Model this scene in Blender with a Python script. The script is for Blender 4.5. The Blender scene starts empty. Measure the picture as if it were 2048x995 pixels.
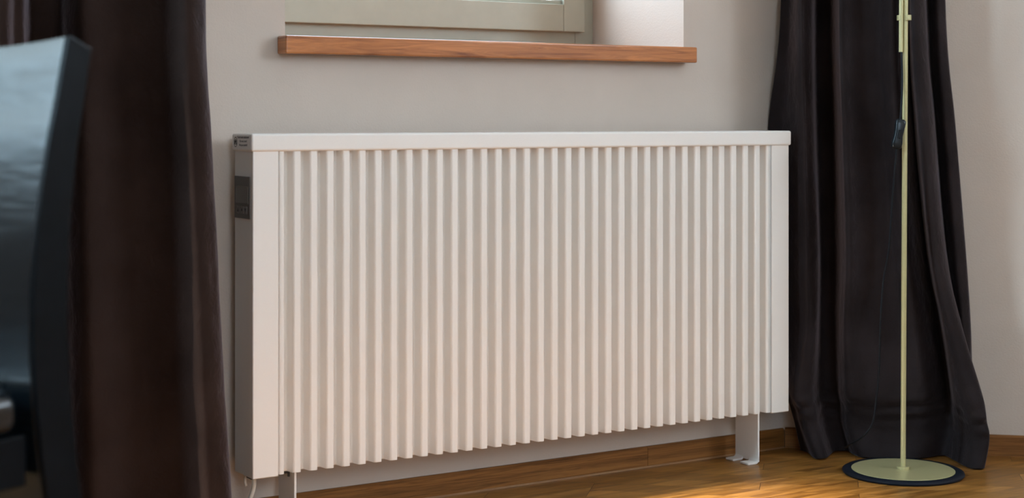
import bpy, bmesh, math, random
from mathutils import Vector, Matrix, noise
R = math.radians
sc = bpy.context.scene
COL = sc.collection

# ------------------------------------------------------------ camera
YAW = 32.2
CAM = Vector((-1.122, -2.626, 0.734))
cam_d = bpy.data.cameras.new('camera')
cam = bpy.data.objects.new('camera', cam_d); COL.objects.link(cam)
cam.location = CAM
cam.rotation_euler = (R(90), 0, R(-YAW))
cam_d.sensor_width = 36
cam_d.lens = 57.13
cam_d.shift_y = -0.1282
cam_d.clip_start = 0.05
cam_d.dof.use_dof = True
cam_d.dof.focus_distance = 3.15
cam_d.dof.aperture_fstop = 4.4
sc.camera = cam

# ------------------------------------------------------------ light
E2X = 2.598            # plane of the right-hand wall
sc.view_settings.view_transform = 'Standard'
sc.view_settings.look = 'None'
sc.view_settings.gamma = 1
sc.view_settings.use_curve_mapping = False
sc.view_settings.exposure = -0.19

world = bpy.data.worlds.new('sky'); sc.world = world
world.use_nodes = True
wb = world.node_tree.nodes['Background']
wb.inputs['Color'].default_value = (0.62, 0.81, 1.0, 1)
wb.inputs['Strength'].default_value = 11.5

def area(name, loc, rot, sx, sy, power, color, portal=False):
    d = bpy.data.lights.new(name, 'AREA'); d.shape = 'RECTANGLE'
    d.size, d.size_y, d.energy, d.color = sx, sy, power, color
    o = bpy.data.objects.new(name, d); COL.objects.link(o)
    o.location = loc; o.rotation_euler = rot
    if portal: d.cycles.is_portal = True
    return o
# daylight in the window openings of the room, plus an added rear fill
area('daylight_left_window', (-2.83, -0.27, 1.93), (R(90), 0, R(-90)), 0.38, 1.10, 80, (0.52, 0.80, 1.0))
area('daylight_right_window', (E2X + 0.05, -2.90, 1.80), (R(90), 0, R(90)), 1.44, 1.1, 44, (0.87, 0.94, 1.0))
area('added_rear_fill', (-0.9, -4.50, 1.55), (R(90), 0, 0), 1.0, 1.3, 5, (0.93, 0.96, 1.0))  # added fill light from behind, lifts the ambient level
area('sky_portal', (0.573, 0.53, 1.55), (R(90), 0, R(180)), 1.0, 1.4, 1, (1, 1, 1), portal=True)
sd = bpy.data.lights.new('sun', 'SUN'); sd.energy = 28; sd.angle = R(2.4); sd.color = (1.0, 0.94, 0.83)
sun = bpy.data.objects.new('sun', sd); COL.objects.link(sun)
SUN_DIR = Vector((1.0, -0.015, -0.626))
sun.rotation_euler = SUN_DIR.to_track_quat('-Z', 'Y').to_euler()

# ------------------------------------------------------------ materials
def sock(b, name, v):
    if name in b.inputs: b.inputs[name].default_value = v
def base_mat(name, color, rough=0.5, metal=0.0, spec=0.5):
    m = bpy.data.materials.new(name); m.use_nodes = True
    b = m.node_tree.nodes['Principled BSDF']
    sock(b, 'Base Color', (*color, 1)); sock(b, 'Roughness', rough); sock(b, 'Metallic', metal)
    sock(b, 'Specular IOR Level', spec)
    return m, m.node_tree, b
def node(nt, t, **kw):
    n = nt.nodes.new(t)
    for k, v in kw.items():
        if k in n.inputs: n.inputs[k].default_value = v
        else: setattr(n, k, v)
    return n
def coords(nt, scale=(1, 1, 1), rot=(0, 0, 0), loc=(0, 0, 0), kind='Object'):
    tc = nt.nodes.new('ShaderNodeTexCoord'); mp = nt.nodes.new('ShaderNodeMapping')
    mp.inputs['Scale'].default_value = scale; mp.inputs['Rotation'].default_value = rot
    mp.inputs['Location'].default_value = loc
    nt.links.new(tc.outputs[kind], mp.inputs['Vector'])
    return mp.outputs['Vector']
def bump(nt, b, height, strength, dist=0.01):
    n = nt.nodes.new('ShaderNodeBump'); n.inputs['Strength'].default_value = strength
    n.inputs['Distance'].default_value = dist
    nt.links.new(height, n.inputs['Height']); nt.links.new(n.outputs['Normal'], b.inputs['Normal'])
    return n
def ramp(nt, fac, stops):
    n = nt.nodes.new('ShaderNodeValToRGB')
    e = n.color_ramp.elements
    while len(e) < len(stops): e.new(0.5)
    for i, (p, c) in enumerate(stops):
        e[i].position = p; e[i].color = (*c, 1)
    nt.links.new(fac, n.inputs['Fac'])
    return n.outputs['Color']

def plaster():
    m, nt, b = base_mat('painted_plaster', (0.66, 0.60, 0.55), 0.75, spec=0.3)
    v = coords(nt)
    n1 = node(nt, 'ShaderNodeTexNoise', Scale=260.0, Detail=3.0)
    n2 = node(nt, 'ShaderNodeTexNoise', Scale=9.0, Detail=4.0)
    nt.links.new(v, n1.inputs['Vector']); nt.links.new(v, n2.inputs['Vector'])
    col = ramp(nt, n2.outputs['Fac'], [(0.3, (0.600, 0.508, 0.432)), (0.7, (0.630, 0.534, 0.455))])
    nt.links.new(col, b.inputs['Base Color'])
    bump(nt, b, n1.outputs['Fac'], 0.24, 0.0015)
    return m
def wood(name, dark, light, scale=(2, 40, 40), rot=(0, 0, 0), rough=0.35, bumpy=0.1, spec=0.5):
    m, nt, b = base_mat(name, light, rough, spec=spec)
    v = coords(nt, scale, rot)
    d = node(nt, 'ShaderNodeTexNoise', Scale=1.3, Detail=2.0); nt.links.new(v, d.inputs['Vector'])
    n = node(nt, 'ShaderNodeTexNoise', Scale=3.0, Detail=8.0, Distortion=1.6, Roughness=0.6)
    nt.links.new(v, n.inputs['Vector'])
    mx = node(nt, 'ShaderNodeMath', operation='MULTIPLY_ADD'); mx.inputs[1].default_value = 0.5
    nt.links.new(d.outputs['Fac'], mx.inputs[0]); nt.links.new(n.outputs['Fac'], mx.inputs[2])
    mid = tuple((p + q) / 2 for p, q in zip(dark, light))
    col = ramp(nt, mx.outputs[0], [(0.5, dark), (0.68, mid), (0.9, light)])
    nt.links.new(col, b.inputs['Base Color'])
    bump(nt, b, n.outputs['Fac'], bumpy, 0.001)
    return m
def parquet():
    m, nt, b = base_mat('oak_parquet', (0.4, 0.2, 0.08), 0.3, spec=0.4)
    ang = math.atan2(0.684, 0.73)                    # boards run along the angled wall
    v = coords(nt, (1, 1, 1), (0, 0, ang))
    br = node(nt, 'ShaderNodeTexBrick', Scale=1.0)
    br.offset = 0.37; br.offset_frequency = 3; br.squash = 1.0
    br.inputs['Brick Width'].default_value = 0.52; br.inputs['Row Height'].default_value = 0.062
    br.inputs['Mortar Size'].default_value = 0.0007; br.inputs['Mortar Smooth'].default_value = 0.3
    br.inputs['Color1'].default_value = (0.0, 0.0, 0.0, 1); br.inputs['Color2'].default_value = (1, 1, 1, 1)
    br.inputs['Mortar'].default_value = (0.5, 0.5, 0.5, 1)
    nt.links.new(v, br.inputs['Vector'])
    # grain, shifted from board to board
    add = node(nt, 'ShaderNodeVectorMath', operation='MULTIPLY_ADD')
    add.inputs[1].default_value = (3.1, 7.7, 5.3)
    v2 = coords(nt, (2.2, 34, 1), (0, 0, ang))
    nt.links.new(br.outputs['Color'], add.inputs[0]); nt.links.new(v2, add.inputs[2])
    g = node(nt, 'ShaderNodeTexNoise', Scale=1.7, Detail=9.0, Roughness=0.62, Distortion=0.7)
    nt.links.new(add.outputs[0], g.inputs['Vector'])
    grain = ramp(nt, g.outputs['Fac'], [(0.32, (0.125, 0.046, 0.008)), (0.5, (0.30, 0.130, 0.026)), (0.70, (0.48, 0.225, 0.055))])
    tone = node(nt, 'ShaderNodeMix', data_type='RGBA', blend_type='MULTIPLY')
    tr = ramp(nt, br.outputs['Color'], [(0.0, (0.72, 0.70, 0.68)), (1.0, (1.12, 1.12, 1.12))])
    tone.inputs[0].default_value = 1.0
    nt.links.new(grain, tone.inputs[6]); nt.links.new(tr, tone.inputs[7])
    mor = node(nt, 'ShaderNodeMix', data_type='RGBA')
    nt.links.new(br.outputs['Fac'], mor.inputs[0]); nt.links.new(tone.outputs[2], mor.inputs[6])
    mor.inputs[7].default_value = (0.06, 0.025, 0.01, 1)
    nt.links.new(mor.outputs[2], b.inputs['Base Color'])
    rr = node(nt, 'ShaderNodeMapRange'); rr.inputs[3].default_value = 0.26; rr.inputs[4].default_value = 0.40
    nt.links.new(g.outputs['Fac'], rr.inputs[0]); nt.links.new(rr.outputs[0], b.inputs['Roughness'])
    inv = node(nt, 'ShaderNodeMath', operation='SUBTRACT'); inv.inputs[0].default_value = 1.0
    nt.links.new(br.outputs['Fac'], inv.inputs[1])
    bump(nt, b, inv.outputs[0], 0.25, 0.0006)
    return m
def velvet(name, c1, c2, seed):
    m, nt, b = base_mat(name, c1, 0.8, spec=0.06)
    v = coords(nt, loc=(seed, 0, 0))
    n = node(nt, 'ShaderNodeTexNoise', Scale=38.0, Detail=6.0, Roughness=0.65, Distortion=0.8)
    n2 = node(nt, 'ShaderNodeTexNoise', Scale=900.0, Detail=2.0)
    n3 = node(nt, 'ShaderNodeTexNoise', Scale=7.0, Detail=3.0)
    for k in (n, n2, n3): nt.links.new(v, k.inputs['Vector'])
    col = ramp(nt, n3.outputs['Fac'], [(0.35, c1), (0.65, c2)])
    nt.links.new(col, b.inputs['Base Color'])
    sock(b, 'Sheen Weight', 0.6); sock(b, 'Sheen Roughness', 0.25)
    if 'Sheen Tint' in b.inputs: b.inputs['Sheen Tint'].default_value = (0.50, 0.44, 0.50, 1)
    mx = node(nt, 'ShaderNodeMath', operation='MULTIPLY_ADD'); mx.inputs[1].default_value = 0.12
    nt.links.new(n2.outputs['Fac'], mx.inputs[0]); nt.links.new(n.outputs['Fac'], mx.inputs[2])
    bump(nt, b, mx.outputs[0], 0.6, 0.004)
    return m
def speckle(name, color, rough, amount=0.15, scale=400, metal=0.0, spec=0.5, bumpy=0.05):
    m, nt, b = base_mat(name, color, rough, metal, spec)
    v = coords(nt)
    n = node(nt, 'ShaderNodeTexNoise', Scale=float(scale), Detail=2.0); nt.links.new(v, n.inputs['Vector'])
    lo = tuple(c * (1 - amount) for c in color); hi = tuple(min(1, c * (1 + amount)) for c in color)
    nt.links.new(ramp(nt, n.outputs['Fac'], [(0.3, lo), (0.7, hi)]), b.inputs['Base Color'])
    if bumpy: bump(nt, b, n.outputs['Fac'], bumpy, 0.0005)
    return m
def leather():
    m, nt, b = base_mat('black_lacquered_leather', (0.004, 0.006, 0.008), 0.22, spec=0.5)
    v = coords(nt, (1, 1, 9))
    n = node(nt, 'ShaderNodeTexNoise', Scale=22.0, Detail=6.0, Distortion=0.3); nt.links.new(v, n.inputs['Vector'])
    bump(nt, b, n.outputs['Fac'], 0.16, 0.002)
    rr = node(nt, 'ShaderNodeMapRange'); rr.inputs[3].default_value = 0.14; rr.inputs[4].default_value = 0.28
    nt.links.new(n.outputs['Fac'], rr.inputs[0]); nt.links.new(rr.outputs[0], b.inputs['Roughness'])
    sock(b, 'Coat Weight', 0.5); sock(b, 'Coat Roughness', 0.12)
    return m
M = {
    'wall': plaster(),
    'floor': parquet(),
    'ceiling': speckle('ceiling_paint', (0.8, 0.77, 0.73), 0.8, 0.03, 60),
    'sill': wood('cherry_sill_wood', (0.22, 0.060, 0.014), (0.60, 0.215, 0.060), (1.8, 1, 26), rough=0.42, bumpy=0.05, spec=0.25),
    'base': wood('oak_baseboard', (0.085, 0.031, 0.007), (0.30, 0.125, 0.034), (2.0, 2.0, 60), rough=0.45, bumpy=0.25, spec=0.2),
    'baseb': wood('oak_baseboard_piece', (0.10, 0.037, 0.009), (0.28, 0.118, 0.032), (1.6, 1.6, 66), rough=0.45, bumpy=0.25, spec=0.2),
    'frame': speckle('window_frame_paint', (0.40, 0.385, 0.30), 0.45, 0.03, 30, bumpy=0.1),
    'rad': speckle('white_radiator_enamel', (0.855, 0.81, 0.755), 0.36, 0.012, 700, bumpy=0.02),
    'radd': speckle('dark_underside_metal', (0.02, 0.02, 0.02), 0.5, 0.1, 200),
    'panel': speckle('grey_control_plastic', (0.115, 0.105, 0.095), 0.5, 0.08, 500),
    'lcd': speckle('unlit_display_glass', (0.045, 0.045, 0.040), 0.2, 0.05, 100),
    'btn': speckle('grey_button_plastic', (0.17, 0.155, 0.14), 0.5, 0.05, 300),
    'ink': speckle('dark_print', (0.018, 0.018, 0.022), 0.6, 0.05, 300, bumpy=0),
    'cable': speckle('white_cable_rubber', (0.72, 0.67, 0.58), 0.45, 0.03, 300),
    'vel': velvet('brown_velvet', (0.018, 0.0105, 0.0085), (0.028, 0.017, 0.014), 0.0),
    'velr': velvet('charcoal_velvet', (0.017, 0.0125, 0.0125), (0.028, 0.021, 0.0215), 4.0),
    'brass': speckle('olive_gold_lacquer', (0.50, 0.45, 0.23), 0.30, 0.07, 900, metal=0.2, bumpy=0.03),
    'ring': speckle('navy_rubber', (0.005, 0.0075, 0.014), 0.6, 0.15, 500, spec=0.2),
    'black': speckle('black_plastic', (0.006, 0.010, 0.013), 0.28, 0.1, 300, spec=0.35, bumpy=0.0),
    'cord': speckle('black_cord_rubber', (0.005, 0.006, 0.008), 0.5, 0.1, 300, spec=0.2, bumpy=0.0),
    'leather': leather(),
    'chairw': speckle('black_lacquered_wood', (0.004, 0.0048, 0.006), 0.34, 0.2, 40, spec=0.08, bumpy=0.03),
}
gm, gnt, gb = base_mat('window_glass', (1, 1, 1), 0.0)
sock(gb, 'Transmission Weight', 1.0); sock(gb, 'IOR', 1.01); sock(gb, 'Alpha', 0.15)
M['glass'] = gm

# ------------------------------------------------------------ mesh helpers
def link(name, bm, mat, parent=None, smooth=False, bevel=0.0, seg=3, angle=40):
    me = bpy.data.meshes.new(name)
    bmesh.ops.recalc_face_normals(bm, faces=bm.faces)
    bm.to_mesh(me); bm.free()
    o = bpy.data.objects.new(name, me); COL.objects.link(o)
    me.materials.append(M[mat] if isinstance(mat, str) else mat)
    if bevel:
        md = o.modifiers.new('bevel', 'BEVEL'); md.width = bevel; md.segments = seg
        md.limit_method = 'ANGLE'; md.angle_limit = R(angle)
        md.harden_normals = True
    if smooth or bevel:
        for p in me.polygons: p.use_smooth = True
        if bevel and not smooth:
            pass
    if parent: o.parent = parent
    return o
def box(bm, x0, x1, y0, y1, z0, z1, mtx=None):
    vs = [bm.verts.new((x, y, z)) for x in (x0, x1) for y in (y0, y1) for z in (z0, z1)]
    for f in ((0, 1, 3, 2), (4, 6, 7, 5), (0, 4, 5, 1), (2, 3, 7, 6), (0, 2, 6, 4), (1, 5, 7, 3)):
        bm.faces.new([vs[i] for i in f])
    if mtx:
        for v in vs: v.co = mtx @ v.co
    return vs
def prism(bm, pts, z0, z1):
    lo = [bm.verts.new((x, y, z0)) for x, y in pts]; hi = [bm.verts.new((x, y, z1)) for x, y in pts]
    n = len(pts)
    for i in range(n): bm.faces.new([lo[i], lo[(i + 1) % n], hi[(i + 1) % n], hi[i]])
    bm.faces.new(lo[::-1]); bm.faces.new(hi)
def lathe(bm, prof, n=48, c=(0, 0, 0)):
    rings = []
    for r, z in prof:
        if r < 1e-6: rings.append([bm.verts.new((c[0], c[1], c[2] + z))])
        else: rings.append([bm.verts.new((c[0] + r * math.cos(2 * math.pi * i / n), c[1] + r * math.sin(2 * math.pi * i / n), c[2] + z)) for i in range(n)])
    for a, b in zip(rings, rings[1:]):
        for i in range(n):
            j = (i + 1) % n
            if len(a) == 1 and len(b) == 1: continue
            if len(a) == 1: bm.faces.new([a[0], b[i], b[j]])
            elif len(b) == 1: bm.faces.new([a[i], a[j], b[0]])
            else: bm.faces.new([a[i], a[j], b[j], b[i]])
def catmull(P, n):
    P = [Vector(p) for p in P]; out = []
    for i in range(len(P) - 1):
        p0 = P[max(i - 1, 0)]; p1 = P[i]; p2 = P[i + 1]; p3 = P[min(i + 2, len(P) - 1)]
        for k in range(n):
            t = k / n
            out.append(0.5 * ((2 * p1) + (p2 - p0) * t + (2 * p0 - 5 * p1 + 4 * p2 - p3) * t * t + (3 * p1 - p0 - 3 * p2 + p3) * t ** 3))
    out.append(P[-1])
    return out
def tube(bm, pts, r, n=10, caps=True):
    pts = [Vector(p) for p in pts]; prev = None; rings = []
    up = Vector((0.31, 0.2, 0.93)).normalized()
    for i, p in enumerate(pts):
        d = (pts[min(i + 1, len(pts) - 1)] - pts[max(i - 1, 0)]).normalized()
        if prev is None:
            a = d.cross(Vector((1, 0, 0)) if abs(d.x) < 0.8 else Vector((0, 1, 0))).normalized()
        else:
            a = (prev - d * prev.dot(d)).normalized()
        prev = a; b = d.cross(a)
        rings.append([bm.verts.new(p + r * (a * math.cos(2 * math.pi * k / n) + b * math.sin(2 * math.pi * k / n))) for k in range(n)])
    for u, w in zip(rings, rings[1:]):
        for k in range(n): bm.faces.new([u[k], u[(k + 1) % n], w[(k + 1) % n], w[k]])
    if caps: bm.faces.new(rings[0][::-1]); bm.faces.new(rings[-1])
def empty(name, loc=(0, 0, 0), rz=0.0):
    o = bpy.data.objects.new(name, None); COL.objects.link(o); o.location = loc
    o.rotation_euler = (0, 0, rz); o.empty_display_size = 0.1
    return o
def tag(o, label=None, cat=None, group=None, kind=None):
    if label: o['label'] = label
    if cat: o['category'] = cat
    if group: o['group'] = group
    if kind: o['kind'] = kind
    return o
def struct(name, bm, mat, label=None, **kw):
    o = link(name, bm, mat, **kw); tag(o, label, kind='structure'); return o

# ------------------------------------------------------------ setting
WY = 0.118                       # plane of the window wall
CX, CY = 1.321, WY               # where the angled wall starts
U = Vector((0.730, -0.684)).normalized(); N = Vector((-U.y, U.x)) * -1   # along / into the room
if N.y > 0: N = -N
H = 2.6
E2 = Vector((CX, CY)) + U * 1.75
NX0, NX1, NZ0, NZ1 = 0.1140, 1.0394, 0.850, 2.15     # niche
DEP = 0.46

bm = bmesh.new(); prism(bm, [(-3.0, 0.6), (CX + .25, 0.6), (E2.x + .25, E2.y + .1), (E2.x + .25, -4.75), (-3.0, -4.75)], -0.08, 0.0)
struct('floor', bm, 'floor', 'oak strip parquet floor')
bm = bmesh.new(); prism(bm, [(-3.0, 0.6), (CX + .25, 0.6), (E2.x + .25, E2.y + .1), (E2.x + .25, -4.75), (-3.0, -4.75)], H, H + 0.1)
struct('ceiling', bm, 'ceiling', 'plain pale ceiling')
bm = bmesh.new()
box(bm, -2.9, NX0, WY, WY + DEP, 0, H); box(bm, NX1, CX, WY, WY + DEP, 0, H)
box(bm, NX0, NX1, WY, WY + DEP, 0, NZ0); box(bm, NX0, NX1, WY, WY + DEP, NZ1, H)
bmesh.ops.remove_doubles(bm, verts=bm.verts, dist=1e-5)
struct('wall_back', bm, 'wall', 'warm off-white plaster wall with the window niche')
bm = bmesh.new()
a = Vector((CX, CY)); o2 = -N * 0.15
prism(bm, [(a.x, a.y), (E2.x, E2.y), (E2.x + 0.15, E2.y), (E2.x + 0.15 , E2.y + 0.12), (a.x + .12, a.y + 0.16), (a.x, a.y + .16)], 0, H)
struct('wall_right', bm, 'wall', 'off-white plaster wall set at an angle behind the right curtain')
bm = bmesh.new(); RY0, RY1 = -3.65, -2.15
box(bm, E2.x, E2.x + 0.15, -4.6, RY0, 0, H); box(bm, E2.x, E2.x + 0.15, RY1, E2.y, 0, H)
box(bm, E2.x, E2.x + 0.15, RY0, RY1, 0, 1.2); box(bm, E2.x, E2.x + 0.15, RY0, RY1, 2.4, H)
bmesh.ops.remove_doubles(bm, verts=bm.verts, dist=1e-5)
struct('wall_far_right', bm, 'wall')
bm = bmesh.new()
LY0, LY1, LZ0, LZ1 = -0.47, -0.065, 1.36, 2.50
box(bm, -2.9, -2.8, LY1, WY, 0, H); box(bm, -2.9, -2.8, -4.6, LY0, 0, H)
box(bm, -2.9, -2.8, LY0, LY1, 0, LZ0); box(bm, -2.9, -2.8, LY0, LY1, LZ1, H)
bmesh.ops.remove_doubles(bm, verts=bm.verts, dist=1e-5)
struct('wall_left', bm, speckle('darkened_wall_paint', (0.17, 0.14, 0.12), 0.8, 0.03, 60))  # unseen wall, made dark so the chair back reflects less light
bm = bmesh.new()
box(bm, -2.9, -1.4, -4.6, -4.45, 0, H); box(bm, -0.4, E2.x + .15, -4.6, -4.45, 0, H)
box(bm, -1.4, -0.4, -4.6, -4.45, 0, 0.9); box(bm, -1.4, -0.4, -4.6, -4.45, 2.2, H)  # opening added for the rear fill light
bmesh.ops.remove_doubles(bm, verts=bm.verts, dist=1e-5)
struct('wall_rear', bm, 'wall')

# baseboards
def baseboard(name, p0, p1, n, mat, h=0.0435, t=0.008):
    d = (p1 - p0); L = d.length; d.normalize()
    bm = bmesh.new()
    prof = [(0, 0), (t, 0), (t, h - 0.004), (t - 0.003, h), (0, h)]
    ends = []
    for s in (0, L):
        ends.append([bm.verts.new((p0.x + d.x * s + n.x * q, p0.y + d.y * s + n.y * q, z)) for q, z in prof])
    k = len(prof)
    for i in range(k): bm.faces.new([ends[0][i], ends[0][(i + 1) % k], ends[1][(i + 1) % k], ends[1][i]])
    bm.faces.new(ends[0][::-1]); bm.faces.new(ends[1])
    return struct(name, bm, mat, 'narrow oak baseboard')
NB = Vector((0, -1))
baseboard('baseboard_left', Vector((-2.8, WY)), Vector((0.9375, WY)), NB, 'base')
baseboard('baseboard_back', Vector((0.9385, WY)), Vector((CX - 0.004, WY)), NB, 'baseb')
baseboard('baseboard_right', Vector((CX, CY)) + U * 0.004, E2, N, 'base', h=0.045)
bm = bmesh.new(); box(bm, NX0 * 0 - 2.8, CX - 0.004, WY - 0.0095, WY - 0.0078, 0, 0.003)
struct('trim_1', bm, wood('pale_floor_joint', (0.24, 0.11, 0.05), (0.36, 0.19, 0.09), (3, 3, 3)), 'thin pale joint strip between baseboard and floor')

# window in the niche
win = empty('window_1', (0.573, 0.42, 0.883)); tag(win, 'sage grey painted wooden window in the niche', kind='structure')
def wl(bm): 
    for v in bm.verts: v.co -= Vector((0.573, 0.42, 0.875))
FY = 0.455
bm = bmesh.new()     # fixed frame
box(bm, NX0, NX0 + 0.05, FY, FY + .05, 0.872, NZ1); box(bm, NX1 - 0.05, NX1, FY, FY + .05, 0.872, NZ1)
box(bm, NX0 + .05, NX1 - .029, FY + 0.0015, FY + .05, 0.872, 0.935); box(bm, NX0 + .05, NX1 - .05, FY, FY + .05, NZ1 - .05, NZ1)
wl(bm); link('window_frame', bm, 'frame', win, bevel=0.0015)
SX0, SX1, SZ0, SZ1 = NX0 + 0.0235, NX1 - 0.0375, 0.921, NZ1 - 0.025
SF = 0.433
bm = bmesh.new()     # opening sash
box(bm, SX0, SX0 + .058, SF, SF + .05, SZ0, SZ1); box(bm, SX1 - .058, SX1, SF, SF + .05, SZ0, SZ1)
box(bm, SX0 + .0586, SX1 - .0586, SF + .0004, SF + .05, SZ0, SZ0 + .062); box(bm, SX0 + .0586, SX1 - .0586, SF + .0004, SF + .05, SZ1 - .058, SZ1)
wl(bm); sash = link('sash', bm, 'frame', win, bevel=0.002)
bm = bmesh.new()     # glazing bead
gx0, gx1, gz0, gz1 = SX0 + .0586, SX1 - .0586, SZ0 + .062, SZ1 - .058
box(bm, gx0, gx1, SF + .009, SF + .045, gz0, gz0 + .0095); box(bm, gx0, gx1, SF + .009, SF + .045, gz1 - 0.0095, gz1)
box(bm, gx0, gx0 + .010, SF + .009, SF + .045, gz0 + .0125, gz1 - .0125); box(bm, gx1 - .010, gx1, SF + .009, SF + .045, gz0 + .0125, gz1 - .0125)
wl(bm); link('glazing_bead', bm, 'frame', sash, bevel=0.002)
bm = bmesh.new(); box(bm, gx0 + .008, gx1 - .008, SF + .020, SF + .024, gz0 + .01, gz1 - .01)
wl(bm); link('pane', bm, 'glass', sash)
bm = bmesh.new(); box(bm, SX0 + .018, SX0 + .038, SF - .012, SF, 1.42, 1.50); box(bm, SX0 + .021, SX0 + .035, SF - .04, SF - .012, 1.452, 1.466); box(bm, SX0 + .021, SX0 + .035, SF - .048, SF - .036, 1.34, 1.468)
wl(bm); link('window_handle', bm, 'btn', sash, bevel=0.002)
bm = bmesh.new(); box(bm, 0.0984, 1.0460, 0.079, WY, 0.842, 0.875)
box(bm, NX0 + .0005, NX1 - .0005, WY - .001, FY + .02, 0.8425, 0.875)
bmesh.ops.remove_doubles(bm, verts=bm.verts, dist=1e-6)
wl(bm); link('window_sill', bm, 'sill', win, bevel=0.003)
for n_ in M['sill'].node_tree.nodes:
    if n_.type == 'BSDF_PRINCIPLED': sock(n_, 'Coat Weight', 0.8); sock(n_, 'Coat Roughness', 0.1)
win['label'] = 'sage grey painted wooden window in the niche, with a cherry wood sill'

def plain_window(name, axis, p, a0, a1, z0, z1):
    w = empty(name, (p, (a0 + a1) / 2, z0) if axis == 'x' else ((a0 + a1) / 2, p, z0)); tag(w, kind='structure')
    bm = bmesh.new(); f = 0.03
    for (u0, u1, q0, q1) in ((a0, a0 + f, z0, z1), (a1 - f, a1, z0, z1), (a0 + f, a1 - f, z0, z0 + f), (a0 + f, a1 - f, z1 - f, z1)):
        if axis == 'x': box(bm, p, p + .05, u0, u1, q0, q1)
        else: box(bm, u0, u1, p, p + .05, q0, q1)
    for v in bm.verts: v.co -= w.location
    link('window_frame', bm, 'frame', w)
plain_window('window_2', 'x', -2.89, LY0, LY1, LZ0, LZ1)
plain_window('rear_fill_window', 'y', -4.58, -1.4, -0.4, 0.9, 2.2)  # unseen window added to carry the rear fill light
plain_window('window_3', 'x', E2.x + 0.09, RY0, RY1, 1.2, 2.4)

# ------------------------------------------------------------ radiator
rad = empty('radiator', (0, 0, 0.006))
tag(rad, 'long white electric radiator with vertical ribs standing on two feet under the window', 'radiator')
L = 1.232; ZB, ZT = 0.100, 0.672; PITCH = (1.183 - 0.059) / 35
# ribbed front sheet : one closed profile extruded upwards
def rib_profile():
    pts = []
    def arc(cx, cy, r, a0, a1, n=4):
        for i in range(n + 1):
            a = R(a0 + (a1 - a0) * i / n); pts.append((cx + r * math.cos(a), cy + r * math.sin(a)))
    r3 = 0.0046
    W, D, S, r, r2 = 0.0145, 0.0215, 0.0016, 0.0026, 0.0036
    y0 = 0.0008
    for i in range(36):
        xr = 0.059 + PITCH * i; xl = xr - W
        if i == 0: pts.append((xl + 0.0030, y0 + D)); pts.append((xl + 0.0056, y0 + 0.0045)); pts.append((xl + 0.0066, y0 + 0.0012)); pts.append((xl + 0.0080, y0))
        else:
            arc(xl - S - r2, y0 + D - r2, r2, 90, 10)          # channel floor into the side
            arc(xl + r3, y0 + r3, r3, 190, 270, 6)
        if i == 35: pts.append((xr - 0.0005, y0)); pts.append((xr, y0 + D)); break
        arc(xr - r * 0.6, y0 + r * 0.6, r * 0.6, 270, 350, 3)
        arc(xr + S + r2, y0 + D - r2, r2, 170, 90)
    return pts
pf = rib_profile()
bm = bmesh.new()
back = [(pf[-1][0], 0.0262), (pf[0][0], 0.0262)]
lo = [bm.verts.new((x, y, ZB + 0.003)) for x, y in pf]; hi = [bm.verts.new((x, y, ZT)) for x, y in pf]
for i in range(len(pf) - 1): bm.faces.new([lo[i], lo[i + 1], hi[i + 1], hi[i]])
# thickness, as a sheet 1.2 mm thick
o = link('ribbed_front', bm, 'rad', rad, smooth=True)
sd_ = o.modifiers.new('sheet', 'SOLIDIFY'); sd_.thickness = 0.0012; sd_.offset = 0
wn = o.modifiers.new('wn', 'WEIGHTED_NORMAL'); wn.keep_sharp = True
# flat end panels
for x0, x1 in ((0.0, 0.0487), (1.1838, L)):
    bm = bmesh.new(); box(bm, x0, x1, 0.0, 0.081, ZB, ZT)
    link('end_panel', bm, 'rad', rad, bevel=0.0022)
bm = bmesh.new(); box(bm, 0.049, 1.1835, 0.0245, 0.081, ZB + 0.006, ZT)
link('casing', bm, 'rad', rad)
bm = bmesh.new(); box(bm, 0.051, 1.181, 0.027, 0.079, ZB + 0.002, ZB + 0.006)
link('bottom_grille', bm, 'radd', rad)
bm = bmesh.new(); box(bm, -0.004, L + 0.004, -0.004, 0.084, 0.669, 0.700)
cap = link('top_cover', bm, 'rad', rad, bevel=0.0042, seg=4)
# warning print on the cover's end
def text(body, size, name, mat, parent, y, z, x, align='LEFT'):
    c = bpy.data.curves.new(name, 'FONT'); c.body = body; c.size = size; c.align_x = align; c.extrude = 0.00008
    t = bpy.data.objects.new(name + '_curve', c); COL.objects.link(t)
    bpy.context.view_layer.update()
    me = bpy.data.meshes.new_from_object(t.evaluated_get(bpy.context.evaluated_depsgraph_get()))
    bpy.data.objects.remove(t)
    o = bpy.data.objects.new(name, me); COL.objects.link(o)
    me.materials.clear(); me.materials.append(M[mat])
    mt = Matrix(((0, 0, -1, x), (-1, 0, 0, y), (0, 1, 0, z), (0, 0, 0, 1)))
    me.transform(mt); o.parent = parent
    return o
XS = -0.0041
for i, (s, dz) in enumerate((('Gerät nicht abdecken!', 0.6917), ('Do not cover!', 0.6850), ('Ne pas couvrir!', 0.6783))):
    text(s, 0.0057, 'warning_text', 'ink', cap, 0.0325, dz, XS, 'CENTER')
def yz_plate(bm, y0, y1, z0, z1, x, t=0.0003):
    box(bm, x - t, x, y0, y1, z0, z1)
bm = bmesh.new()     # do-not-cover symbol : ring, heater, flame marks
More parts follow.
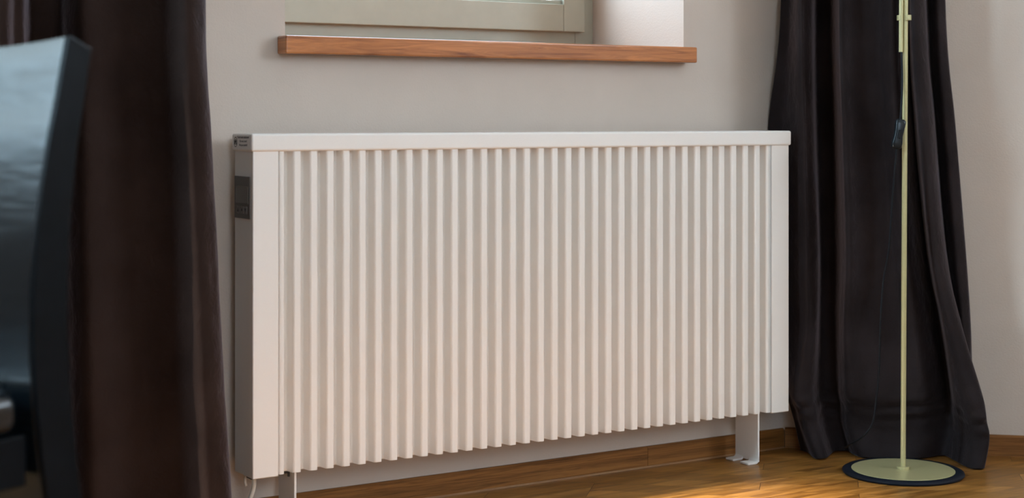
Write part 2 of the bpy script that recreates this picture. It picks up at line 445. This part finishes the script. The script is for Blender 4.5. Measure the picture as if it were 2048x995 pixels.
def oval(bm, cy, cz, ry, rz, w, x):
    n = 28; A = []; B = []
    for k in range(n):
        a = 2 * math.pi * k / n
        A.append((cy + ry * math.cos(a), cz + rz * math.sin(a))); B.append((cy + (ry - w) * math.cos(a), cz + (rz - w) * math.sin(a)))
    for k in range(n):
        j = (k + 1) % n
        q = [A[k], A[j], B[j], B[k]]
        f = [bm.verts.new((x - 0.0002, y, z)) for y, z in q]; g = [bm.verts.new((x, y, z)) for y, z in q]
        bm.faces.new(f)
        for i in range(4): bm.faces.new([f[i], f[(i + 1) % 4], g[(i + 1) % 4], g[i]])
oval(bm, 0.0665, 0.6850, 0.0072, 0.0088, 0.0009, XS)
yz_plate(bm, 0.0615, 0.0715, 0.6808, 0.6822, XS); yz_plate(bm, 0.0622, 0.0640, 0.6808, 0.6880, XS)
yz_plate(bm, 0.0693, 0.0711, 0.6808, 0.6880, XS); yz_plate(bm, 0.0652, 0.0664, 0.6835, 0.6900, XS)
yz_plate(bm, 0.0672, 0.0684, 0.6835, 0.6870, XS); yz_plate(bm, 0.0644, 0.0690, 0.6880, 0.6892, XS)
link('warning_symbol', bm, 'ink', cap)
# control panel on the end
bm = bmesh.new(); box(bm, -0.0025, 0.0, 0.0085, 0.0765, 0.551, 0.625)
cp = link('control_panel', bm, 'panel', rad, bevel=0.0012)
bm = bmesh.new(); box(bm, -0.0029, -0.0024, 0.0150, 0.0660, 0.5775, 0.6070)
dsp = link('display', bm, 'lcd', cp); dsp['label'] = 'dark unlit display'
bm = bmesh.new()
box(bm, -0.0034, -0.0024, 0.0655, 0.0672, 0.5780, 0.6065); box(bm, -0.0034, -0.0024, 0.0138, 0.0672, 0.6070, 0.6078)
box(bm, -0.0034, -0.0024, 0.0138, 0.0150, 0.5770, 0.6070)
link('display_rim', bm, 'btn', cp)
for k, yc in enumerate((0.0570, 0.0400, 0.0245)):
    bm = bmesh.new(); box(bm, -0.0036, -0.0024, yc - 0.0062, yc + 0.0062, 0.5595, 0.5725)
    bt = link('button', bm, 'btn', cp, bevel=0.0004)
    bm = bmesh.new(); x = -0.0037
    if k == 1:
        box(bm, x - .0001, x + .0001, yc - .0022, yc + .0022, 0.5640, 0.5685)
    else:
        s = 1 if k == 0 else -1
        pts = [(yc - .0036, 0.566 - .0034 * s), (yc + .0036, 0.566 - .0034 * s), (yc, 0.566 + .0040 * s)]
        f = [bm.verts.new((x - .0001, y, z)) for y, z in pts]; g = [bm.verts.new((x + .0001, y, z)) for y, z in pts]
        bm.faces.new(f); bm.faces.new(g[::-1])
        for i in range(3): bm.faces.new([f[i], f[(i + 1) % 3], g[(i + 1) % 3], g[i]])
    link('button_mark', bm, 'ink', bt)
# feet : sheet steel bent into three tabs
def foot(xf, depth):
    bm = bmesh.new(); t = 0.0045
    y0, y1 = 0.012, 0.012 + depth
    box(bm, xf - t, xf, y0, y1, -0.002, 0.106)
    def tab(ya, yb, sgn, ln):
        # bent tab : rounded elbow then flat
        prof = []
        rr = 0.006; x0 = xf - t / 2
        n = 6
        outer = []; inner = []
        for i in range(n + 1):
            a = R(90 * i / n)
            # centre of bend sits to the tab's side
            cx_, cz_ = x0 + sgn * (rr + t / 2), rr + t - 0.006
            outer.append((cx_ - sgn * (rr + t) * math.cos(a), cz_ - (rr + t) * math.sin(a)))
            inner.append((cx_ - sgn * rr * math.cos(a), cz_ - rr * math.sin(a)))
        outer.append((x0 + sgn * ln, -0.0058)); inner.append((x0 + sgn * ln, t - 0.006))
        loop = outer + inner[::-1]
        A = [bm.verts.new((x, ya, z)) for x, z in loop]; B = [bm.verts.new((x, yb, z)) for x, z in loop]
        k = len(loop)
        for i in range(k): bm.faces.new([A[i], A[(i + 1) % k], B[(i + 1) % k], B[i]])
        m = len(outer)
        for i in range(m - 1):
            bm.faces.new([A[i], A[i + 1], A[k - 2 - i], A[k - 1 - i]]); bm.faces.new([B[i], B[i + 1], B[k - 2 - i], B[k - 1 - i]])
    tab(y0, y0 + 0.027, -1, 0.029); tab(y1 - 0.025, y1, -1, 0.029); tab(y0 + 0.030, y1 - 0.028, 1, 0.016)
    return link('foot', bm, 'rad', rad, bevel=0.001, seg=2)
foot(0.0885, 0.068); foot(1.160, 0.074)
# cable and the black fixings under the left end
bm = bmesh.new()
tube(bm, catmull([(0.018, 0.040, 0.108), (0.0195, 0.040, 0.090), (0.0185, 0.041, 0.074), (0.0125, 0.046, 0.054), (0.004, 0.060, 0.034), (-0.005, 0.080, 0.013), (-0.018, 0.097, 0.0005), (-0.06, 0.1010, -0.0015), (-0.12, 0.1015, -0.0015), (-0.34, 0.1015, -0.0015)], 8), 0.0040, 12)
link('power_cable', bm, 'cable', rad, smooth=True)
bm = bmesh.new(); box(bm, 0.008, 0.030, 0.026, 0.054, 0.094, 0.1005)
link('cable_clamp', bm, 'radd', rad, bevel=0.001)
bm = bmesh.new(); tube(bm, [(-0.001 + .008, 0.050, 0.101), (0.005, 0.046, 0.086), (0.006, 0.044, 0.080)], 0.0026, 8)
link('clamp_screw', bm, 'cable', rad, smooth=True)
bm = bmesh.new(); box(bm, 0.064, 0.081, 0.024, 0.040, 0.098, 0.103); box(bm, 0.0765, 0.080, 0.021, 0.025, 0.092, 0.099)
link('foot_clip', bm, 'radd', rad, bevel=0.0008)

# ------------------------------------------------------------ curtains
def bearing(px, v, org, u, n):
    """distance along a wall at which a hanging line, v off that wall, is met under the given bearing"""
    t = (px - 1024) / 3250
    r = Vector((math.cos(R(YAW)), -math.sin(R(YAW)))); f = Vector((math.sin(R(YAW)), math.cos(R(YAW))))
    q = org + n * v - Vector((CAM.x, CAM.y))
    A = u.dot(r) - t * u.dot(f)
    return -(q.dot(r) - t * q.dot(f)) / A
def curtain(name, mat, rows, zs, cols, org, u, n, nz=14, nc=7, seed=0, wrinkle=None):
    """cols: list of (v per row, bearing per row)"""
    grid = []
    for j, z in enumerate(zs):
        line = []
        for vv, pp in cols:
            v = vv[j]; s = bearing(pp[j], v, org, u, n) if pp is not None else 0
            p = org + u * s + n * v
            line.append(Vector((p.x, p.y, z)))
        grid.append(catmull(line, nc))
    colsN = len(grid[0])
    dense = [catmull([g[i] for g in grid], nz) for i in range(colsN)]
    bm = bmesh.new(); vs = []
    for i in range(colsN):
        row = []
        for k, p in enumerate(dense[i]):
            q = p.copy(); q.z = max(q.z, 0.003)
            a = noise.noise(Vector((q.x * 9 + seed, q.y * 9, q.z * 3.2))) * 0.006
            b = noise.noise(Vector((q.x * 30 + seed, q.y * 30, q.z * 17))) * 0.0024
            w = a + b
            if wrinkle: w += wrinkle(q)
            q.x += n.x * w; q.y += n.y * w
            d = (Vector((q.x, q.y)) - org).dot(n)
            if d < 0.026 and q.z < 0.06: q.x += n.x * (0.026 - d); q.y += n.y * (0.026 - d)
            elif d < 0.006: q.x += n.x * (0.006 - d); q.y += n.y * (0.006 - d)
            q.y = min(q.y, WY - (0.026 if q.z < 0.06 else 0.006))
            row.append(bm.verts.new(q))
        vs.append(row)
    for i in range(colsN - 1):
        for k in range(len(vs[0]) - 1):
            bm.faces.new([vs[i][k], vs[i][k + 1], vs[i + 1][k + 1], vs[i + 1][k]])
    o = link(name, bm, mat, smooth=True)
    m = o.modifiers.new('cloth', 'SOLIDIFY'); m.thickness = 0.003; m.offset = 1 if False else 0
    return o
# right curtain : columns of the cloth from its left edge to its right edge
RZ = [2.42, 1.6, 0.977, 0.712, 0.447, 0.287, 0.150, 0.105, 0.062, 0.003]
K = [  # v top, v floor, bearings at 0.977 0.712 0.447 0.287 0.150 0.062 0.003
 (.042, .040, 1562, 1537, 1535, 1540, 1566, 1590, 1602),
 (.058, .060, 1580, 1562, 1562, 1565, 1576, 1600, 1616),
 (.100, .110, 1598, 1602, 1605, 1605, 1588, 1606, 1628),
 (.098, .125, 1608, 1612, 1618, 1618, 1603, 1618, 1638),
 (.074, .110, 1622, 1625, 1634, 1632, 1622, 1635, 1652),
 (.035, .045, 1632, 1635, 1641, 1641, 1640, 1652, 1668),
 (.025, .030, 1662, 1668, 1672, 1670, 1672, 1680, 1695),
 (.090, .060, 1677, 1682, 1688, 1684, 1684, 1690, 1708),
 (.118, .088, 1682, 1690, 1698, 1694, 1698, 1702, 1722),
 (.092, .095, 1704, 1712, 1720, 1722, 1730, 1735, 1745),
 (.080, .092, 1732, 1738, 1748, 1760, 1770, 1775, 1780),
 (.075, .088, 1760, 1766, 1785, 1800, 1810, 1815, 1812),
 (.095, .080, 1788, 1798, 1815, 1835, 1850, 1850, 1840),
 (.035, .040, 1816, 1828, 1852, 1878, 1896, 1898, 1885),
 (.115, .085, 1822, 1838, 1862, 1890, 1910, 1915, 1908),
 (.118, .155, 1836, 1854, 1876, 1908, 1936, 1950, 1938),
 (.088, .155, 1849, 1867, 1889, 1924, 1964, 1977, 1967),
 (.055, .090, 1850, 1868, 1890, 1920, 1955, 1968, 1962),
 (.030, .040, 1856, 1872, 1893, 1918, 1945, 1955, 1952),
 (.045, .045, 1874, 1890, 1910, 1925, 1940, 1950, 1950),
 (.030, .030, 1887, 1907, 1927, 1937, 1942, 1948, 1948),
 (.012, .016, 1890, 1910, 1930, 1940, 1944, 1950, 1950),
]
cols = []
for k in K:
    v0, v1, p = k[0], k[1], k[2:]
    mid = (p[4] * .45 + p[5] * .55)
    bulge = 0.012 if v1 > 0.06 else 0.004
    vt = v0
    if v0 > 0.07: v0 = v0 * 1.38
    elif k[2] in (1632, 1662, 1816, 1856): v0 = 0.016
    vv = [vt * .8, v0 * .9, v0, v0, v0, v0 * .7 + v1 * .3, v0 * .3 + v1 * .7 + bulge, v1 + bulge * .4, v1 - bulge * .5, v1]
    vv = [max(x, 0.012) for x in vv]
    c = 1722
    pp = [c + (p[0] - c) * .93, c + (p[0] - c) * .96, p[0], p[1], p[2], p[3], p[4], mid, p[5], p[6]]
    cols.append((vv, pp))
def crush(q):
    z = q.z
    g = math.exp(-((z - 0.105) / 0.030) ** 2)
    return g * 0.0055 * math.sin(z * 190 + 4 * noise.noise(Vector((q.x * 9, q.y * 9, 1.3)))) * (0.6 + noise.noise(Vector((q.x * 14, q.y * 14, z * 8))))
cr = curtain('curtain', 'velr', None, RZ, cols, Vector((CX, CY)), U, N, nz=16, nc=7, seed=3, wrinkle=crush)
tag(cr, 'charcoal velvet floor-length curtain hanging behind the floor lamp', 'curtain', 'velvet curtains either side of the window')

LZ = [2.42, 1.6, 0.916, 0.716, 0.516, 0.316, 0.120, 0.003]
KL = [(.04, -150), (.13, -95), (.17, -50), (.205, -15), (.205, 12), (.15, 27), (.13, 45), (.06, 56), (.045, 80), (.05, 118), (.10, 140), (.135, 168), (.125, 215),
      (.125, 270), (.155, 318), (.195, 350), (.215, 372), (.207, 392), (.185, 406), (.155, 410), (.11, 405), (.07, 396), (.03, 380)]
shift = [-14, -8, 0, 10, 22, 35, 50, 58]
cols = []
for v, p in KL:
    w = max(0, (p + 150) / 560)
    fl = [.85, .9, 1, 1, 1.0, 1.02, 1.05, 1.08]
    cols.append(([max(0.016, v * f) for f in fl], [p + s * w ** 1.5 for s in shift]))
cl = curtain('curtain', 'vel', None, LZ, cols, Vector((0, WY)), Vector((1, 0)), NB, nz=16, nc=7, seed=11)
tag(cl, 'dark brown velvet floor-length curtain hanging left of the radiator behind the chair', 'curtain', 'velvet curtains either side of the window')

# ------------------------------------------------------------ floor lamp
def at(px, Z):
    t = (px - 1024) / 3250
    r = Vector((math.cos(R(YAW)), -math.sin(R(YAW)), 0)); f = Vector((math.sin(R(YAW)), math.cos(R(YAW)), 0))
    p = Vector((CAM.x, CAM.y, 0)) + f * Z + r * (t * Z); return p
LB = at(1806, 3.356)
lamp = empty('floor_lamp', LB, R(-YAW))      # local x = across the view from the room, y = towards the wall
tag(lamp, 'slim olive-gold metal floor lamp on a round base in front of the right curtain', 'lamp')
bm = bmesh.new(); lathe(bm, [(0, 0), (0.121, 0), (0.1236, 0.003), (0.1228, 0.006), (0.118, 0.0085), (0.108, 0.0088), (0.1040, 0.0078), (0, 0.0078)], 96)
link('base_ring', bm, 'ring', lamp, smooth=True)['label'] = 'dark navy rubber ring'
bm = bmesh.new(); lathe(bm, [(0, 0.0070), (0.1046, 0.0070), (0.1046, 0.0088), (0.1040, 0.0092), (0, 0.0092)], 96)
bp = link('base_plate', bm, 'brass', lamp)
bm = bmesh.new(); lathe(bm, [(0, .009), (.0125, .009), (.0128, .0095), (.0128, .0145), (.0122, .015), (0, .015)], 40)
link('collar', bm, 'brass', lamp, bevel=0)
LEAN = 0.0052
def lean(z): return LEAN * z
bm = bmesh.new(); tube(bm, [(lean(0.014), 0, 0.014), (lean(1.42), 0, 1.42)], 0.0054, 24)
pole = link('pole', bm, 'brass', lamp, smooth=True)
md = pole.modifiers.new('es', 'EDGE_SPLIT'); md.split_angle = R(50)
TX = -0.0098
bm = bmesh.new(); tube(bm, [(lean(.869) + TX, -0.004, 0.869), (lean(1.50) + TX, -0.004, 1.50)], 0.0043, 20)
ot = link('sliding_tube', bm, 'brass', lamp, smooth=True)
md = ot.modifiers.new('es', 'EDGE_SPLIT'); md.split_angle = R(50)
bm = bmesh.new(); zc = 0.940; xo = lean(zc)
box(bm, xo - .0158, xo - .0125, -.0075, .0075, zc - .0055, zc + .0055); box(bm, xo - .0015, xo + .0108, -.0085, -.0058, zc - .0055, zc + .0055)
box(bm, xo + .0080, xo + .0108, -.0085, .0075, zc - .0055, zc + .0055); box(bm, xo - .0158, xo + .0108, .0058, .0085, zc - .0055, zc + .0055)
link('clamp', bm, 'brass', lamp, bevel=0.0007)
bm = bmesh.new(); lathe(bm, [(0, -.0025), (.0035, -.0025), (.0035, .0), (0, 0)], 16)
bmesh.ops.rotate(bm, verts=bm.verts, matrix=Matrix.Rotation(R(90), 3, 'X')); bmesh.ops.translate(bm, verts=bm.verts, vec=(xo + .0045, -.0105, zc))
link('clamp_screw', bm, 'brass', lamp)
# head (above the frame)
bm = bmesh.new(); lathe(bm, [(0, 0.0), (0.02, 0.0), (0.026, -0.01), (0.075, -0.085), (0.073, -0.085), (0.024, -0.012), (0, -0.004)], 48, (lean(1.5) + TX, -0.07, 1.53))
link('lamp_shade', bm, 'brass', lamp, smooth=True)
bm = bmesh.new(); tube(bm, [(lean(1.5) + TX, -0.004, 1.495), (lean(1.5) + TX, -0.03, 1.53), (lean(1.5) + TX, -0.07, 1.53)], 0.0043, 16)
link('shade_arm', bm, 'brass', lamp, smooth=True)
# cord, through the switch, down to the floor
def lp(px, y, dz=0.0):     # bearing + height under the lamp's own distance, as local coordinates
    Z = 3.356 + dz
    x = (px - 1024) / 3250 * Z - (1806 - 1024) / 3250 * 3.356
    return (x, dz, CAM.z + (235 - y) * Z / 3250)
pts = [lp(1803, 100, -.004), lp(1803.5, 120, -.006), lp(1804.5, 165, -.009), lp(1803, 205, -.012), lp(1800, 245, -.014)]
bm = bmesh.new(); tube(bm, catmull(pts, 8), 0.0021, 10)
c1 = link('cord', bm, 'cord', lamp, smooth=True)
pts = [lp(1794, 292, -.014), lp(1790, 335, -.012), lp(1784, 410, -.006), lp(1778, 495, .0), lp(1767, 560, .006), lp(1761, 640, .006), lp(1758, 740, .008), lp(1752, 800, .010), lp(1745, 845, .010),
       lp(1728, 870, .016), lp(1708, 884, .045), lp(1699, 888, .075), lp(1693, 893, .115), lp(1690, 893, .15)]
bm = bmesh.new(); tube(bm, catmull(pts, 10), 0.0021, 10)
link('cord', bm, 'cord', lamp, smooth=True)
# switch body
bm = bmesh.new()
sec = [(-.030, .0058, .0050), (-.027, .0092, .0068), (-.018, .0098, .0074), (-.004, .0080, .0074), (.010, .0084, .0078), (.022, .0094, .0074), (.028, .0088, .0066), (.031, .0056, .0046)]
rings = []
for z, wx, wy in sec:
    wx *= 1.12
    ring = []
    for k in range(24):
        a = 2 * math.pi * k / 24
        cx_ = math.copysign(abs(math.cos(a)) ** .5, math.cos(a)); sy_ = math.copysign(abs(math.sin(a)) ** .5, math.sin(a))
        ring.append(bm.verts.new((wx * cx_, wy * sy_, z)))
    rings.append(ring)
for a_, b_ in zip(rings, rings[1:]):
    for k in range(24): bm.faces.new([a_[k], a_[(k + 1) % 24], b_[(k + 1) % 24], b_[k]])
bm.faces.new(rings[0][::-1]); bm.faces.new(rings[-1])
S0 = Vector(lp(1797, 268, -.014)); MS = Matrix.Translation(S0) @ Matrix.Rotation(R(10), 4, 'Y')
bm.transform(MS)
sw = link('switch', bm, 'black', lamp, smooth=True); sw['label'] = 'black inline rocker switch on the cord'
bm = bmesh.new(); box(bm, -.0034, .0034, -.0098, -.0070, -.0085, .0085); bm.transform(MS)
link('rocker', bm, 'cord', sw, bevel=0.001)

# ------------------------------------------------------------ chair
P0 = at(140, 1.6)
ch = empty('dining_chair', (P0.x, P0.y, 0), R(-YAW))     # local x right, y away, as seen from the room
ch.scale = (1, 1, 1.011)
tag(ch, 'glossy black dining chair with curved backrest, close up at the left', 'chair')
T = Vector((0.5, 0.866)).normalized(); W = Vector((-0.866, 0.5)).normalized()
WID = 0.43
FR = [(0, .05), (.10, .03), (.20, .005), (.32, -.022), (.40, -.036), (.48, -.0455), (.545, -.047), (.60, -.044), (.64, -.0385), (.70, -.0265), (.745, -.015), (.790, -.0045), (.806, 0.0)]
TH = [.030, .036, .040, .044, .045, .045, .044, .043, .041, .037, .034, .031, .030]
frc = catmull([(z, t, th) for (z, t), th in zip(FR, TH)], 6)
def cp3(w, t, z): p = W * w + T * t; return (p.x, p.y, z)
def dish(w):                                  # the back curves away from the sitter in the middle
    s = (w - WID / 2) / (WID / 2); return 0.006 * (1 - s * s)
def crown(w):
    s = (w - WID / 2) / (WID / 2); return -0.012 * (1 - s * s)
def shell(w0, w1, z0, z1, inset=0.0, thin=0.0, nw=2):
    bm = bmesh.new(); prof = [p for p in frc if z0 <= p.x <= z1]
    F = []; B = []
    for i in range(nw + 1):
        w = w0 + (w1 - w0) * i / nw; rowf = []; rowb = []
        for p in prof:
            k = max(0, (p.x - 0.46) / 0.35); d = dish(w) * min(1, k * 2.0)
            top = crown(w) * max(0, (p.x - 0.6) / 0.206)
            rowf.append(bm.verts.new(cp3(w, p.y + d + inset, p.x + top)))
            drop = 0.0115 * max(0, (p.x - 0.70) / 0.106) + 0.001
            rowb.append(bm.verts.new(cp3(w, p.y + d + p.z - thin, p.x + top - drop)))
        F.append(rowf); B.append(rowb)
    m = len(prof)
    for i in range(nw):
        for k in range(m - 1):
            bm.faces.new([F[i][k], F[i][k + 1], F[i + 1][k + 1], F[i + 1][k]]); bm.faces.new([B[i][k], B[i][k + 1], B[i + 1][k + 1], B[i + 1][k]])
        bm.faces.new([F[i][0], F[i + 1][0], B[i + 1][0], B[i][0]]); bm.faces.new([F[i][-1], F[i + 1][-1], B[i + 1][-1], B[i][-1]])
    for k in range(m - 1):
        bm.faces.new([F[0][k], F[0][k + 1], B[0][k + 1], B[0][k]]); bm.faces.new([F[-1][k], F[-1][k + 1], B[-1][k + 1], B[-1][k]])
    return bm
link('rear_leg', shell(0.0, 0.006, 0, 0.81, nw=1), 'chairw', ch, bevel=0.0025, angle=50)
link('rear_leg', shell(WID - .006, WID, 0, 0.81, nw=1), 'chairw', ch, bevel=0.0025, angle=50)
link('backrest', shell(0.0065, WID - .0065, 0.33, 0.81, nw=24, thin=0.004), 'leather', ch, bevel=0.0065, seg=5, angle=50)
bm = bmesh.new()
def slab(bm, w0, w1, t0, t1, z0, z1):
    vs = box(bm, 0, 1, 0, 1, 0, 1)
    for v in vs: v.co = Vector(cp3(w0 + (w1 - w0) * v.co.x, t0 + (t1 - t0) * v.co.y, z0 + (z1 - z0) * v.co.z))
slab(bm, 0.009, WID - .009, -0.44, -0.052, 0.425, 0.468)
link('seat', bm, 'leather', ch, bevel=0.016, seg=5)
bm = bmesh.new(); slab(bm, 0.012, WID - .012, -0.43, -0.045, 0.375, 0.424)
link('seat_frame', bm, 'chairw', ch, bevel=0.002)
for w in (0.0, WID - 0.036):
    bm = bmesh.new(); slab(bm, w, w + .036, -0.435, -0.399, 0.0, 0.374)
    vs = [v for v in bm.verts if v.co.z < 0.1]
    c = sum((v.co for v in vs), Vector()) / 4
    for v in vs: v.co = c + (v.co - c) * 0.75; v.co.z = 0
    link('front_leg', bm, 'chairw', ch, bevel=0.002)
